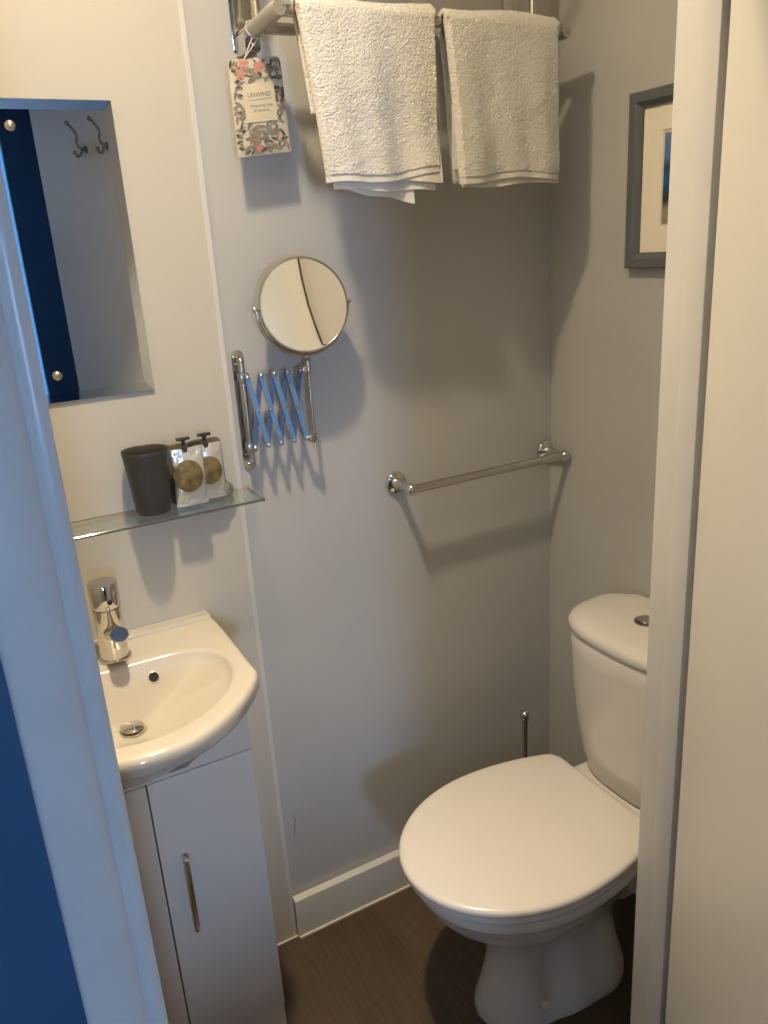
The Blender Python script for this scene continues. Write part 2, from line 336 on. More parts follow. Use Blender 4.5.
# ---------------------------------------------------------------- ceiling lamp
lx, ly, lz = LAMP_POS
t = thing('ceiling_light', (lx, ly, lz), 'round recessed warm downlight in the bathroom ceiling', 'light')
bm = nb(); lathe(bm, [(0.042, 0.008), (0.058, 0.008), (0.060, 0.004), (0.058, 0.0), (0.042, 0.0), (0.040, 0.006)], (lx, ly, lz + 0.003), n=40, cap=False); obj('bezel', bm, 'chrome', t)
bm = nb(); lathe(bm, [(0.0385, 0.0), (0.0385, 0.003)], (lx, ly, lz + 0.004), n=32); obj('lamp', bm, 'lamp', t)
ld = bpy.data.lights.new('downlight_beam', 'POINT'); ld.shadow_soft_size = 0.036; ld.energy = BEAM_WATT; ld.use_nodes = True
nt = ld.node_tree; em = nt.nodes['Emission']; em.inputs['Color'].default_value = (*LAMP_COLOR, 1)
ge = nt.nodes.new('ShaderNodeNewGeometry'); sx = nt.nodes.new('ShaderNodeSeparateXYZ'); nt.links.new(ge.outputs['Incoming'], sx.inputs[0])
ab = nt.nodes.new('ShaderNodeMath'); ab.operation = 'ABSOLUTE'; nt.links.new(sx.outputs['Z'], ab.inputs[0])
pw = nt.nodes.new('ShaderNodeMath'); pw.operation = 'POWER'; pw.inputs[1].default_value = 11.0; nt.links.new(ab.outputs[0], pw.inputs[0])
ml = nt.nodes.new('ShaderNodeMath'); ml.operation = 'MULTIPLY_ADD'; ml.inputs[1].default_value = 3.8; nt.links.new(pw.outputs[0], ml.inputs[0]); nt.links.new(ab.outputs[0], ml.inputs[2])
nt.links.new(ml.outputs[0], em.inputs['Strength'])
lo = bpy.data.objects.new('beam', ld); C.objects.link(lo); lo.parent = t; lo.location = (0, 0, -0.045)
bt = thing('ceiling_light', (-1.4, -1.9, 2.405), 'round fill light added out of view on the bedroom ceiling', 'light')  # unseen lamp added as fill for the bedroom, door and mirror view
M['fill_lamp'] = mat('added bedroom fill lamp', (1, 0.9, 0.7), 0.5, emit=(0.68, 0.82, 1.0), estr=BEDROOM_FILL)
bm = nb(); lathe(bm, [(0.16, 0.004), (0.16, 0.012)], (-1.4, -1.9, 2.405), n=32); obj('lamp', bm, 'fill_lamp', bt)
bm = nb(); lathe(bm, [(0.165, 0.0), (0.18, 0.0), (0.18, 0.014), (0.165, 0.014)], (-1.4, -1.9, 2.405), n=32, cap=False); obj('bezel', bm, 'gloss_white', bt)

# ---------------------------------------------------------------- wall mirror
t = thing('wall_mirror', (0.159, PF, 1.288), 'tall rectangular mirror with two round screws, on the cream wall above the glass shelf', 'mirror')
mx0, mx1, mz0, mz1 = 0.008, 0.3105, 1.289, 1.740; yb, yf = PF - 0.0005, PF - 0.005; bv = 0.0145
bm = nb(); box(bm, (mx0, yf + 0.0009, mz0), (mx1, yb, mz1)); obj('backing', bm, 'steel', t, 0)
bm = nb()
o_ = [(mx0, yf + 0.0006, mz0), (mx1, yf + 0.0006, mz0), (mx1, yf + 0.0006, mz1), (mx0, yf + 0.0006, mz1)]
i_ = [(mx0 + bv, yf, mz0 + bv), (mx1 - bv, yf, mz0 + bv), (mx1 - bv, yf, mz1 - bv), (mx0 + bv, yf, mz1 - bv)]
loft(bm, [o_, i_], False, False); g = obj('bevel', bm, 'mirror_b', t, 0)
bm = nb(); bm.faces.new([bm.verts.new(p) for p in i_]); obj('mirror_glass', bm, 'mirror', t, 0)
for z in (1.703, 1.332):
    bm = nb(); lathe(bm, [(0.0075, 0), (0.0075, 0.0015), (0.006, 0.004), (0.003, 0.0055), (0.0005, 0.006)], (0.1585, yf, z), (0, -1, 0), 20); obj('screw', bm, 'steel', t)

# ---------------------------------------------------------------- glass shelf
SZ = 1.083; SX0, SX1, SY0, SY1 = -0.145, 0.457, 1.322, PF
t = thing('glass_shelf', (0.155, PF, SZ - 0.006), 'clear glass shelf on the cream panel above the basin', 'shelf')
bm = nb(); box(bm, (SX0, SY0, SZ - 0.005), (SX1, SY1, SZ), 0.0008, 1)
for f in bm.faces:
    if f.calc_center_median().y < SY0 + 0.002 or f.calc_center_median().x > SX1 - 0.002: f.material_index = 1
obj('shelf_glass', bm, ['glass', 'glass_edge'], t, 0)
for x in (-0.10, 0.411):
    bm = nb(); lathe(bm, [(0.014, 0), (0.014, 0.016), (0.011, 0.021), (0.004, 0.023)], (x, PF, SZ + 0.008), (0, -1, 0), 24); obj('bracket', bm, 'steel', t)
    
# tumbler
t = thing('tumbler', (0.2705, 1.3745, SZ), 'dark charcoal tapered plastic tumbler on the glass shelf', 'tumbler')
bm = nb(); lathe(bm, [(0.0, 0.0005), (0.0255, 0.0005), (0.0285, 0.002), (0.030, 0.008), (0.0345, 0.06), (0.0388, 0.105), (0.0398, 0.1115), (0.0394, 0.1128), (0.0382, 0.1115), (0.037, 0.10), (0.032, 0.05), (0.028, 0.010), (0.0, 0.008)], (0.2705, 1.3745, SZ), n=56, cap=False)
obj('cup', bm, 'charcoal', t)
# toiletry pouches
def pouch(cx, cy, zt, wd, label, tilt):
    z0 = SZ + 0.0005
    t = thing('toiletry_pouch', (cx, cy, SZ), label, 'toiletry pouch', 'pump pouches on the glass shelf')
    h = zt - z0; rings = []
    for k in range(26):
        f = k / 25; z = z0 + h * f
        th = 0.003 + 0.011 * math.sin(pi * min(1, (1 - f) * 1.02 + 0.02)) ** 0.7 * (1 - 0.35 * f)
        w2 = wd / 2 * (1.0 - 0.05 * math.sin(pi * f))
        ring = []
        for i in range(40):
            a = 2 * pi * i / 40
            cr = 0.0028 * noise.noise(Vector((math.cos(a) * 2.2 + cx * 40, f * 5, math.sin(a)))) * (1 if 0.05 < f < 0.95 else 0)
            sx = math.copysign(abs(math.cos(a)) ** 0.8, math.cos(a)); sy = math.copysign(abs(math.sin(a)) ** 0.9, math.sin(a))
            ring.append((cx + w2 * sx + tilt * f, cy + (th + cr) * sy, z))
        rings.append(ring)
    bm = nb(); loft(bm, rings); body = obj('pouch', bm, 'silver', t, 50)
    # the label follows the pouch's belly
    bm = nb(); n = 36; c0 = Vector((cx - 0.004 + tilt / 2, 0, z0 + h * 0.54)); rad = wd * 0.44
    cen = None; prev = None; grid = []
    for r in range(0, 7):
        ring = []
        for i in range(n):
            a = 2 * pi * i / n; x = c0.x + rad * r / 6 * math.cos(a); z = c0.z + rad * 1.12 * r / 6 * math.sin(a)
            f = max(0.02, min(0.98, (z - z0) / h)); th = 0.003 + 0.011 * math.sin(pi * min(1, (1 - f) * 1.02 + 0.02)) ** 0.7 * (1 - 0.35 * f)
            q = min(0.97, abs((x - cx - tilt * f) / (wd / 2)))
            ring.append((x, cy - th * math.sqrt(1 - q ** 2.4) - 0.0028, z))
        grid.append(ring)
    loft(bm, grid, False, False); obj('label', bm, 'olive', body, 60, label='round olive gold label with dark marks')
    # smoky clear holder behind, rounded corners
    bm = nb(); prism(bm, rrect(cx - wd / 2 - 0.004, cx + wd / 2 + 0.006, SZ + 0.001, zt + 0.006, 0.011), 'y', cy + 0.016, cy + 0.019)
    obj('holder', bm, 'clear', t, 40)
    px = cx + tilt - 0.004; bm = nb()
    lathe(bm, [(0.0065, -0.004), (0.0065, 0.004), (0.0035, 0.006), (0.0035, 0.018)], (px, cy, zt - 0.002), n=18)
    lathe(bm, [(0.006, 0), (0.0065, 0.002), (0.0065, 0.0045), (0.005, 0.0055)], (px, cy, zt + 0.014), n=18)
    box(bm, (px - 0.012, cy - 0.004, zt + 0.0145), (px + 0.012, cy + 0.004, zt + 0.0195), 0.0012)
    obj('pump', bm, 'pump', t, 40)
    return t
pouch(0.3385, 1.371, 1.187, 0.058, 'silver pump pouch with olive label, beside the dark tumbler', 0.002)
pouch(0.381, 1.388, 1.185, 0.052, 'silver pump pouch half hidden behind the other pouch, nearest the shelf end', 0.002)

# ---------------------------------------------------------------- basin
BX, BYB = 0.155, PF - 0.001
t = thing('wash_basin', (BX, 1.20, 0.68), 'small cream ceramic washbasin with a curved front on the white cabinet', 'basin')
def poly_ray(poly, c, a):
    dx, dy = math.cos(a), math.sin(a); best = None
    for i in range(len(poly)):
        p, q = poly[i], poly[(i + 1) % len(poly)]
        ex, ey = q[0] - p[0], q[1] - p[1]; den = dx * ey - dy * ex
        if abs(den) < 1e-12: continue
        s = ((p[0] - c[0]) * ey - (p[1] - c[1]) * ex) / den; u = ((p[0] - c[0]) * dy - (p[1] - c[1]) * dx) / den
        if s > 0 and -1e-9 <= u <= 1 + 1e-9: best = s if best is None else max(best, s)
    return best
def rounded(poly, r_it=2):
    for _ in range(r_it):
        out = []
        for i in range(len(poly)):
            p, q = poly[i], poly[(i + 1) % len(poly)]
            out += [(lerp(p[0], q[0], .25), lerp(p[1], q[1], .25)), (lerp(p[0], q[0], .75), lerp(p[1], q[1], .75))]
        poly = out
    return poly
half = [(0, 1.004), (0.05, 1.010), (0.095, 1.033), (0.135, 1.065), (0.165, 1.098), (0.184, 1.124), (0.194, 1.142), (0.1975, 1.157), (0.196, 1.175), (0.199, 1.30), (0.1975, BYB - 0.008), (0.190, BYB)]
outline = rounded([(BX + a, b) for a, b in half] + [(BX - a, b) for a, b in half[:0:-1]], 1)
halfi = [(0, 1.050), (0.045, 1.056), (0.085, 1.076), (0.120, 1.105), (0.148, 1.145), (0.163, 1.185), (0.166, 1.215), (0.160, 1.245), (0.140, 1.272), (0.105, 1.288), (0.05, 1.294)]
inner = rounded([(BX + a, b) for a, b in halfi] + [(BX - a, b) for a, b in halfi[:0:-1]], 2)
c0 = (BX, 1.215); N = 120; RZ = 0.850
def ring_of(fn): return [fn(2 * pi * i / N) for i in range(N)]
Ro = [poly_ray(outline, c0, 2 * pi * i / N) for i in range(N)]; Ri = [poly_ray(inner, c0, 2 * pi * i / N) for i in range(N)]
def mk(rad, z, cc=c0): return [(cc[0] + rad[i] * math.cos(2 * pi * i / N), cc[1] + rad[i] * math.sin(2 * pi * i / N), z(i) if callable(z) else z) for i in range(N)]
def backlift(i, r):     # raised upstand along the wall
    y = c0[1] + r[i] * math.sin(2 * pi * i / N)
    return 0.0 * max(0.0, min(1.0, (y - 1.383) / 0.008))
rings = []
def clipy(ring, ymax=BYB): return [(x, min(y, ymax), z) for x, y, z in ring]
# underside from cabinet top upward, outer wall, rim, bowl
def under(sx, sy, z, yfront):
    out = []
    for i in range(N):
        a = 2 * pi * i / N; x = c0[0] + Ro[i] * math.cos(a); y = c0[1] + Ro[i] * math.sin(a)
        out.append((BX + (x - BX) * sx, BYB - (BYB - y) * sy, z))
    return out
US = ((0.58, 0.54, 0.683), (0.64, 0.61, 0.705), (0.72, 0.69, 0.740), (0.80, 0.785, 0.772), (0.88, 0.88, 0.797), (0.955, 0.955, 0.8105), (0.988, 0.987, 0.8165), (1.0, 1.0, 0.825), (1.0, 1.0, 0.839))
for a_, b_, z_ in US: rings.append(under(a_, b_, z_, 0))
def inset(dv): return [max(0.01, r - dv) for r in Ro]
for dv, z in ((0.001, 0.844), (0.004, 0.8485), (0.009, 0.8502)):
    r = inset(dv); rings.append(clipy([(p[0], p[1], p[2] + backlift(i, r)) for i, p in enumerate(mk(r, z))]))
for f in (0.3, 0.42, 0.5, 0.62, 0.74, 0.85):
    r = [lerp(Ro[i] - 0.009, Ri[i] + 0.007, f) for i in range(N)]
    rings.append([(p[0], p[1], p[2] + backlift(i, r)) for i, p in enumerate(mk(r, RZ))])
rings.append(mk([r + 0.007 for r in Ri], RZ)); rings.append(mk([r + 0.003 for r in Ri], RZ - 0.001)); rings.append(mk([r + 0.000 for r in Ri], RZ - 0.004)); rings.append(mk([r - 0.0025 for r in Ri], RZ - 0.010))
DC = (BX - 0.003, 1.238); DZ = 0.758
def bowl_pt(a, f):
    i = int(round(a / (2 * pi) * N)) % N; q = 1 - f
    return Vector((lerp(c0[0], DC[0], f ** 1.5) + max(0.018, (Ri[i] - 0.0025) * q) * math.cos(a), lerp(c0[1], DC[1], f ** 1.5) + max(0.018, (Ri[i] - 0.0025) * q) * math.sin(a), DZ + (RZ - 0.010 - DZ) * q ** 1.55))
for k in range(1, 19):
    rings.append([tuple(bowl_pt(2 * pi * i / N, k / 20 if k < 18 else 0.93)) for i in range(N)])
bm = nb(); loft(bm, rings, True, True)
loft(bm, [[(x, y, 0.848) for x, y in rrect(BX - 0.190, BX + 0.192, 1.389, BYB, 0.004)], [(x, y, 0.8555) for x, y in rrect(BX - 0.190, BX + 0.192, 1.389, BYB, 0.004)], [(x, y, 0.858) for x, y in rrect(BX - 0.188, BX + 0.190, 1.392, BYB, 0.003)]])
obj('bowl', bm, 'ceramic', t, 60)
# overflow, waste
oa = 2 * pi * round(math.atan2(1.2845 - c0[1], 0.2105 - c0[0]) / (2 * pi) * N) / N
e1 = bowl_pt(oa, 0.20) - bowl_pt(oa, 0.10); e2 = bowl_pt(oa + 2 * pi / N, 0.15) - bowl_pt(oa - 2 * pi / N, 0.15); on = e1.cross(e2).normalized()
if on.z < 0: on = -on
oc = bowl_pt(oa, 0.15)
bm = nb(); lathe(bm, [(0.0105, -0.004), (0.0105, 0.0015), (0.0088, 0.0022), (0.0082, 0.0005)], oc, on, 28, cap=False); lathe(bm, [(0.0088, 0.0), (0.0088, 0.0008)], oc, on, 28, mi=1); obj('overflow_hole', bm, ['ceramic', 'dark'], t, 40, label='dark round overflow hole')
bm = nb(); lathe(bm, [(0.0, -0.004), (0.031, -0.004), (0.0315, 0.002), (0.029, 0.0032), (0.021, 0.002), (0.020, -0.003), (0.0, -0.003)], (DC[0], DC[1], DZ + 0.001), n=40, cap=False); wf = obj('waste', bm, 'chrome', t)
bm = nb(); lathe(bm, [(0.0, 0.001), (0.017, 0.001), (0.0195, 0.004), (0.0195, 0.0055), (0.016, 0.0078), (0.0, 0.009)], (DC[0], DC[1] + 0.002, DZ + 0.003), n=36, cap=False); obj('plug', bm, 'chrome', wf)
bm = nb(); lathe(bm, [(0.0205, 0.0), (0.0205, 0.001)], (DC[0], DC[1], DZ), n=30); obj('plug_seat', bm, 'dark', wf)

def fx(z):     # half-width of the bowl's underside where it passes the cabinet front (y = 1.2)
    for q in range(len(US) - 1):
        if US[q][2] <= z <= US[q + 1][2]:
            f = (z - US[q][2]) / (US[q + 1][2] - US[q][2]); sx, sy = lerp(US[q][0], US[q + 1][0], f), lerp(US[q][1], US[q + 1][1], f); break
    P = [(c0[0] + Ro[i] * math.cos(2 * pi * i / N), c0[1] + Ro[i] * math.sin(2 * pi * i / N)) for i in range(N)]
    P = [((x - BX) * sx, BYB - (BYB - y) * sy) for x, y in P]; best = 0.0
    for i in range(N):
        p, q2 = P[i], P[(i + 1) % N]
        for yy in (1.2, 1.218):
            if (p[1] - yy) * (q2[1] - yy) <= 0 and p[0] > 0 and abs(p[1] - q2[1]) > 1e-9: best = max(best, lerp(p[0], q2[0], (yy - p[1]) / (q2[1] - p[1])))
    return best
# ---------------------------------------------------------------- vanity cabinet
VX0, VX1, VY0, VY1 = -0.028, 0.337, 1.218, PF
t = thing('vanity_cabinet', (0.155, 1.30, 0), 'slim white vanity cabinet with two doors under the basin', 'cabinet')
bm = nb()
for a, b in (((VX0, VY0, 0.0), (VX0 + 0.015, VY1, 0.795)), ((VX1 - 0.015, VY0, 0.0), (VX1, VY1, 0.795)), ((VX0 + 0.015, VY1 - 0.010, 0.0), (VX1 - 0.015, VY1, 0.67)), ((VX0 + 0.015, VY0, 0.066), (VX1 - 0.015, VY1 - 0.010, 0.08))): box(bm, a, b)
obj('body', bm, 'unit', t, 0)
bm = nb(); cut = [(fx(zc) + 0.0012, zc) for zc in (0.684, 0.700, 0.715, 0.730, 0.745, 0.760, 0.775, 0.785, 0.7945)]
prism(bm, [(VX1, 0.675), (VX1, 0.795)] + [(0.155 + a, b) for a, b in cut[::-1]] + [(0.155 + a, b) for a, b in ((fx(0.684) - 0.003, 0.6815), (-fx(0.684) + 0.003, 0.6815))] + [(0.155 - a, b) for a, b in cut] + [(VX0, 0.795), (VX0, 0.675)], 'y', 1.2, VY0)
obj('fascia', bm, 'unit', t, 0)
bm = nb(); box(bm, (VX0 + 0.001, 1.204, 0.0), (VX1 - 0.001, VY0, 0.0765), 0.001, 1); obj('plinth', bm, 'unit', t, 30)
bm = nb(); box(bm, (VX0 + 0.002, 1.2165, 0.0765), (VX1 - 0.002, VY0 + 0.001, 0.680)); obj('door_gap', bm, 'dark', t, 0, label='dark gap around the cabinet doors')
for x0, x1, hx in ((VX0, 0.1508, 0.097), (0.1532, VX1, 0.1915)):
    bm = nb(); box(bm, (x0, 1.2, 0.0785), (x1, 1.2165, 0.6725), 0.0015, 2); dr = obj('door', bm, 'unit', t, 40)
    bm = nb(); a, b = 0.362, 0.519
    tube(bm, [(hx, 1.2, b - 0.010), (hx, 1.186, b - 0.010)], 0.004, 12); tube(bm, [(hx, 1.2, a + 0.010), (hx, 1.186, a + 0.010)], 0.004, 12)
    tube(bm, [(hx, 1.180, a), (hx, 1.180, a + 0.0015), (hx, 1.180, b - 0.0015), (hx, 1.180, b)], [0.0045, 0.0056, 0.0056, 0.0045], 16)
    obj('handle', bm, 'chrome', dr)

# ---------------------------------------------------------------- tap
TX, TY, TZ = 0.1580, 1.336, 0.8505
t = thing('basin_tap', (TX, TY, TZ), 'chrome single-lever mixer tap standing on the cream basin', 'tap')
bm = nb(); lathe(bm, [(0.0265, 0), (0.0275, 0.001), (0.0275, 0.004), (0.0255, 0.0058), (0.0235, 0.0065)], (TX, TY, TZ), n=40); obj('base_ring', bm, 'chrome', t)
bm = nb(); lathe(bm, [(0.0238, 0.005), (0.0234, 0.03), (0.0230, 0.080), (0.0232, 0.0955)], (TX, TY, TZ), n=48)
sp0, sp1 = Vector((TX, TY - 0.008, TZ + 0.052)), Vector((TX + 0.004, TY - 0.070, TZ + 0.072))
body = obj('body', bm, 'chrome', t)
ax = (sp1 - sp0).normalized(); fn = Vector((0.02, -0.80, 0.60)).normalized(); u = Vector((1, 0, 0)); v = ax.cross(u).normalized()
bm = nb(); rings = []
for k in range(9):
    f = k / 8; c = sp0.lerp(sp1, f); rr = lerp(0.0155, 0.0150, f); ring = []
    for i in range(32):
        a = 2 * pi * i / 32; p = c + u * rr * math.cos(a) + v * rr * 0.86 * math.sin(a)
        if k == 8: p = p - ax * ((p - c).dot(fn) / ax.dot(fn))
        ring.append(p)
    rings.append(ring)
loft(bm, rings, True, False)
last = rings[-1]; cc = sum((Vector(p) for p in last), Vector()) / 32
loft(bm, [last, [cc + (Vector(p) - cc) * 0.93 + fn * 0.0012 for p in last], [cc + (Vector(p) - cc) * 0.88 + fn * 0.0012 for p in last]], False, True)
sp = obj('spout', bm, 'chrome', body, 35)
bm = nb(); lathe(bm, [(0.0115, 0), (0.0115, 0.012), (0.009, 0.0125), (0.009, 0.004)], (sp1.x, sp1.y + 0.012, TZ + 0.046), n=28); obj('aerator', bm, 'steel', sp)
bm = nb(); lathe(bm, [(0.0205, 0.0955), (0.0205, 0.0975), (0.0234, 0.0985), (0.0240, 0.101), (0.0240, 0.140), (0.0232, 0.1418), (0.0, 0.1424)], (TX, TY, TZ), n=48)
lv = obj('lever', bm, 'chrome', t)
bm = nb(); lathe(bm, [(0.0042, -0.002), (0.0042, 0.0012), (0.0036, 0.0016)], (TX + 0.004, TY - 0.0238, TZ + 0.112), (0.1, -1, 0.05), 18); obj('indicator', bm, 'dark', lv, label='small dark grub-screw hole')

# ---------------------------------------------------------------- extending shaving mirror
t = thing('extending_mirror', (0.469, WY, 1.117), 'round extending shaving mirror on a scissor arm fixed to the grey wall', 'mirror')
bm = nb(); prism(bm, rrect(0.4575, 0.4805, 1.113, 1.337, 0.0110, 8), 'y', WY - 0.003, WY); 
pl = obj('wall_plate', bm, 'chrome', t)
for z in (1.325, 1.125):
    bm = nb(); lathe(bm, [(0.0035, 0), (0.0033, 0.001), (0.001, 0.0018)], (0.469, WY - 0.003, z), (0, -1, 0), 14); obj('screw', bm, 'steel', pl)
PXm = [0.4705, 0.4965, 0.5225, 0.5485, 0.5745]; ZT, ZB = 1.292, 1.163; YA = 1.386
bm = nb(); tube(bm, [(0.468, 1.404, 1.135), (0.468, 1.404, 1.318)], 0.0062, 16); ball(bm, (0.468, 1.404, 1.319), 0.0068, 14); ball(bm, (0.468, 1.404, 1.134), 0.0068, 14)
lathe(bm, [(0.004, 0), (0.004, 0.02)], (0.468, WY - 0.003, 1.312), (0, -1, 0), 12); lathe(bm, [(0.004, 0), (0.004, 0.02)], (0.468, WY - 0.003, 1.142), (0, -1, 0), 12)
obj('hinge_post', bm, 'steel', t)
for z in (ZT - 0.002, ZB - 0.002):
    bm = nb(); box(bm, (0.460, 1.389, z - 0.008), (0.4765, 1.412, z + 0.009), 0.0015); obj('knuckle', bm, 'steel', t)
def flat_arm(x0, z0, x1, z1, y, split, names):
    a = Vector((x0, y, z0)); b = Vector((x1, y, z1)); d_ = (b - a).normalized(); s = Vector((d_.z, 0, -d_.x)); hw = 0.0047
    bm = nb(); n = 8
    pts = [a + s * hw * math.cos(pi * k / n) - d_ * hw * math.sin(pi * k / n) for k in range(n + 1)] + [b - s * hw * math.cos(pi * k / n) + d_ * hw * math.sin(pi * k / n) for k in range(n + 1)]
    loft(bm, [[p + Vector((0, -0.0008, 0)) for p in pts], [p + Vector((0, 0.0008, 0)) for p in pts]])
    return obj('scissor_arm', bm, names, t, 30)
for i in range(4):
    flat_arm(PXm[i], ZB, PXm[i + 1], ZT, YA + 0.002, 0, 'blue_glint2')
    flat_arm(PXm[i], ZT, PXm[i + 1], ZB, YA - 0.002, 0, 'blue_glint')
for i in range(5):
    for z in (ZT, ZB):
        bm = nb(); lathe(bm, [(0.0036, 0), (0.0036, 0.0015), (0.002, 0.003)], (PXm[i], YA - 0.0028, z), (0, -1, 0), 12); lathe(bm, [(0.002, 0), (0.002, 0.006)], (PXm[i], YA - 0.0028, z), (0, 1, 0), 10); obj('rivet', bm, 'chrome', t)
    if i < 4:
        bm = nb(); lathe(bm, [(0.0026, 0), (0.0026, 0.001), (0.001, 0.0022)], ((PXm[i] + PXm[i + 1]) / 2, YA - 0.0028, (ZT + ZB) / 2), (0, -1, 0), 10); obj('rivet', bm, 'chrome', t)
bm = nb(); tube(bm, [(0.5895, 1.384, 1.148), (0.5895, 1.384, 1.325)], 0.0034, 12); ball(bm, (0.5895, 1.384, 1.147), 0.0045, 12)
box(bm, (0.577, 1.379, ZB - 0.007), (0.594, 1.389, ZB + 0.007), 0.0012); box(bm, (0.577, 1.379, ZT - 0.007), (0.594, 1.389, ZT + 0.007), 0.0012)
tube(bm, [(0.5895, 1.384, 1.290), (0.5895, 1.384, 1.322)], 0.0055, 14)
obj('end_rod', bm, 'steel', t)
MC = Vector((0.5825, 1.362, 1.4085)); MR = 0.0835; YR = 0.0885
tilt = math.radians(6.5); fz = Vector((-0.075, -math.cos(tilt), math.sin(tilt))).normalized()
bm = nb(); pts = [(MC.x + YR * math.cos(a), MC.y + 0.004, MC.z + YR * math.sin(a)) for a in [pi + pi * k / 40 for k in range(41)]]
tube(bm, pts, 0.0032, 10); tube(bm, [(MC.x, MC.y + 0.004, MC.z - YR), (0.5875, 1.378, 1.314), (0.5895, 1.384, 1.308)], 0.0045, 12)
for s in (-1, 1): tube(bm, [(MC.x + s * (YR + 0.003), MC.y + 0.003, MC.z), (MC.x + s * (YR - 0.008), MC.y + 0.003, MC.z)], 0.0030, 10); ball(bm, (MC.x + s * (YR + 0.003), MC.y + 0.003, MC.z), 0.0045, 12)
obj('yoke', bm, 'steel', t)
bm = nb(); lathe(bm, [(0.0, -0.012), (0.045, -0.0115), (0.076, -0.009), (0.0825, -0.005), (MR, 0.0), (MR, 0.004), (0.0822, 0.0062), (0.0802, 0.0062), (0.0795, 0.004)], MC, fz, 64, cap=False)
hs = obj('mirror_frame', bm, 'steel', t)
bm = nb(); Rc = 0.95
lathe(bm, [(0.0798 * k / 24, 0.0040 - (Rc - math.sqrt(Rc * Rc - (0.0798) ** 2)) + (Rc - math.sqrt(Rc * Rc - (0.0798 * k / 24) ** 2))) for k in range(25)], MC, fz, 96, cap=False)
bmesh.ops.remove_doubles(bm, verts=bm.verts, dist=2e-5)
obj('mirror_glass', bm, 'mirror', hs, 180)

# ---------------------------------------------------------------- small towel rail on the grey wall
t = thing('towel_rail', (0.983, WY, 1.027), 'short empty chrome towel rail on the grey wall beside the corner', 'towel rail')
bz = 1.026; by = 1.358; xa, xb = 0.781, 1.184
bm = nb(); tube(bm, [(xa, by, bz), (xb, by, bz)], 0.0088, 20); bar = obj('bar', bm, 'steel', t)
for x in (xa, xb):
    bm = nb(); lathe(bm, [(0.0, 0), (0.0235, 0.0), (0.0238, 0.003), (0.0225, 0.006), (0.019, 0.008), (0.015, 0.0105), (0.011, 0.013), (0.0085, 0.019), (0.0075, 0.03), (0.0075, 0.058)], (x, WY, bz), (0, -1, 0), 32)
    ball(bm, (x, by, bz), 0.0128, 24); obj('mount', bm, 'chrome', t)

# ---------------------------------------------------------------- towel rack
t = thing('towel_rack', (0.82, WY, 1.82), 'wall-mounted chrome towel rack high on the grey wall, holding the white towels', 'towel rack')
AX0, AX1, AZ = 0.542, 1.092, 1.840; FY = 1.267
bm = nb(); tube(bm, [(AX0 - 0.004, FY, AZ + 0.003), (AX1, FY, AZ + 0.004)], 0.0085, 18); ball(bm, (AX1 + 0.004, FY, AZ + 0.004), 0.0125, 18); obj('rail', bm, 'steel', t)
bm = nb(); tube(bm, [(AX0, 1.330, AZ - 0.006), (AX1, 1.330, AZ - 0.006)], 0.009, 18); obj('rail', bm, 'steel', t)
for x in (AX0, AX1):
    bm = nb(); tube(bm, [(x, FY - 0.010, AZ + 0.004), (x, FY + 0.004, AZ + 0.004), (x, 1.40, AZ - 0.002), (x, 1.41, AZ - 0.002)], [0.0105, 0.0125, 0.0125, 0.0125], 20); arm = obj('arm', bm, 'dull', t)
    bm = nb(); lathe(bm, [(0.003, 0), (0.003, 0.004)], (x + 0.006, FY - 0.006, AZ + 0.006), (0.8, -0.6, 0), 12); obj('grub_screw', bm, 'dark', arm)
    bm = nb(); prism(bm, rrect(x - 0.013, x + 0.013, AZ - 0.030, AZ + 0.004, 0.006), 'y', 1.378, WY - 0.004); 
    lathe(bm, [(0.004, 0), (0.004, 0.003), (0.002, 0.004)], (x, 1.378, AZ - 0.018), (0, -1, 0), 14); obj('wall_bracket', bm, 'chrome', t)
    bm = nb(); box(bm, (x - 0.018, WY - 0.004, AZ - 0.02), (x + 0.022, WY, 2.10), 0.0015); obj('wall_plate', bm, 'chrome', t)
    bm = nb(); tube(bm, [(x, 1.352, AZ), (x, 1.352, 2.07)], 0.0075, 16); obj('post', bm, 'steel', t)
for y in (1.20, 1.25, 1.30, 1.352, 1.40):
    bm = nb(); tube(bm, [(AX0, y, 2.07), (AX1, y, 2.07)], 0.006, 14); obj('shelf_rail', bm, 'steel', t)
for x in (AX0, AX1):
    bm = nb(); tube(bm, [(x, 1.20, 2.07), (x, WY, 2.07)], 0.007, 14); obj('shelf_arm', bm, 'steel', t)

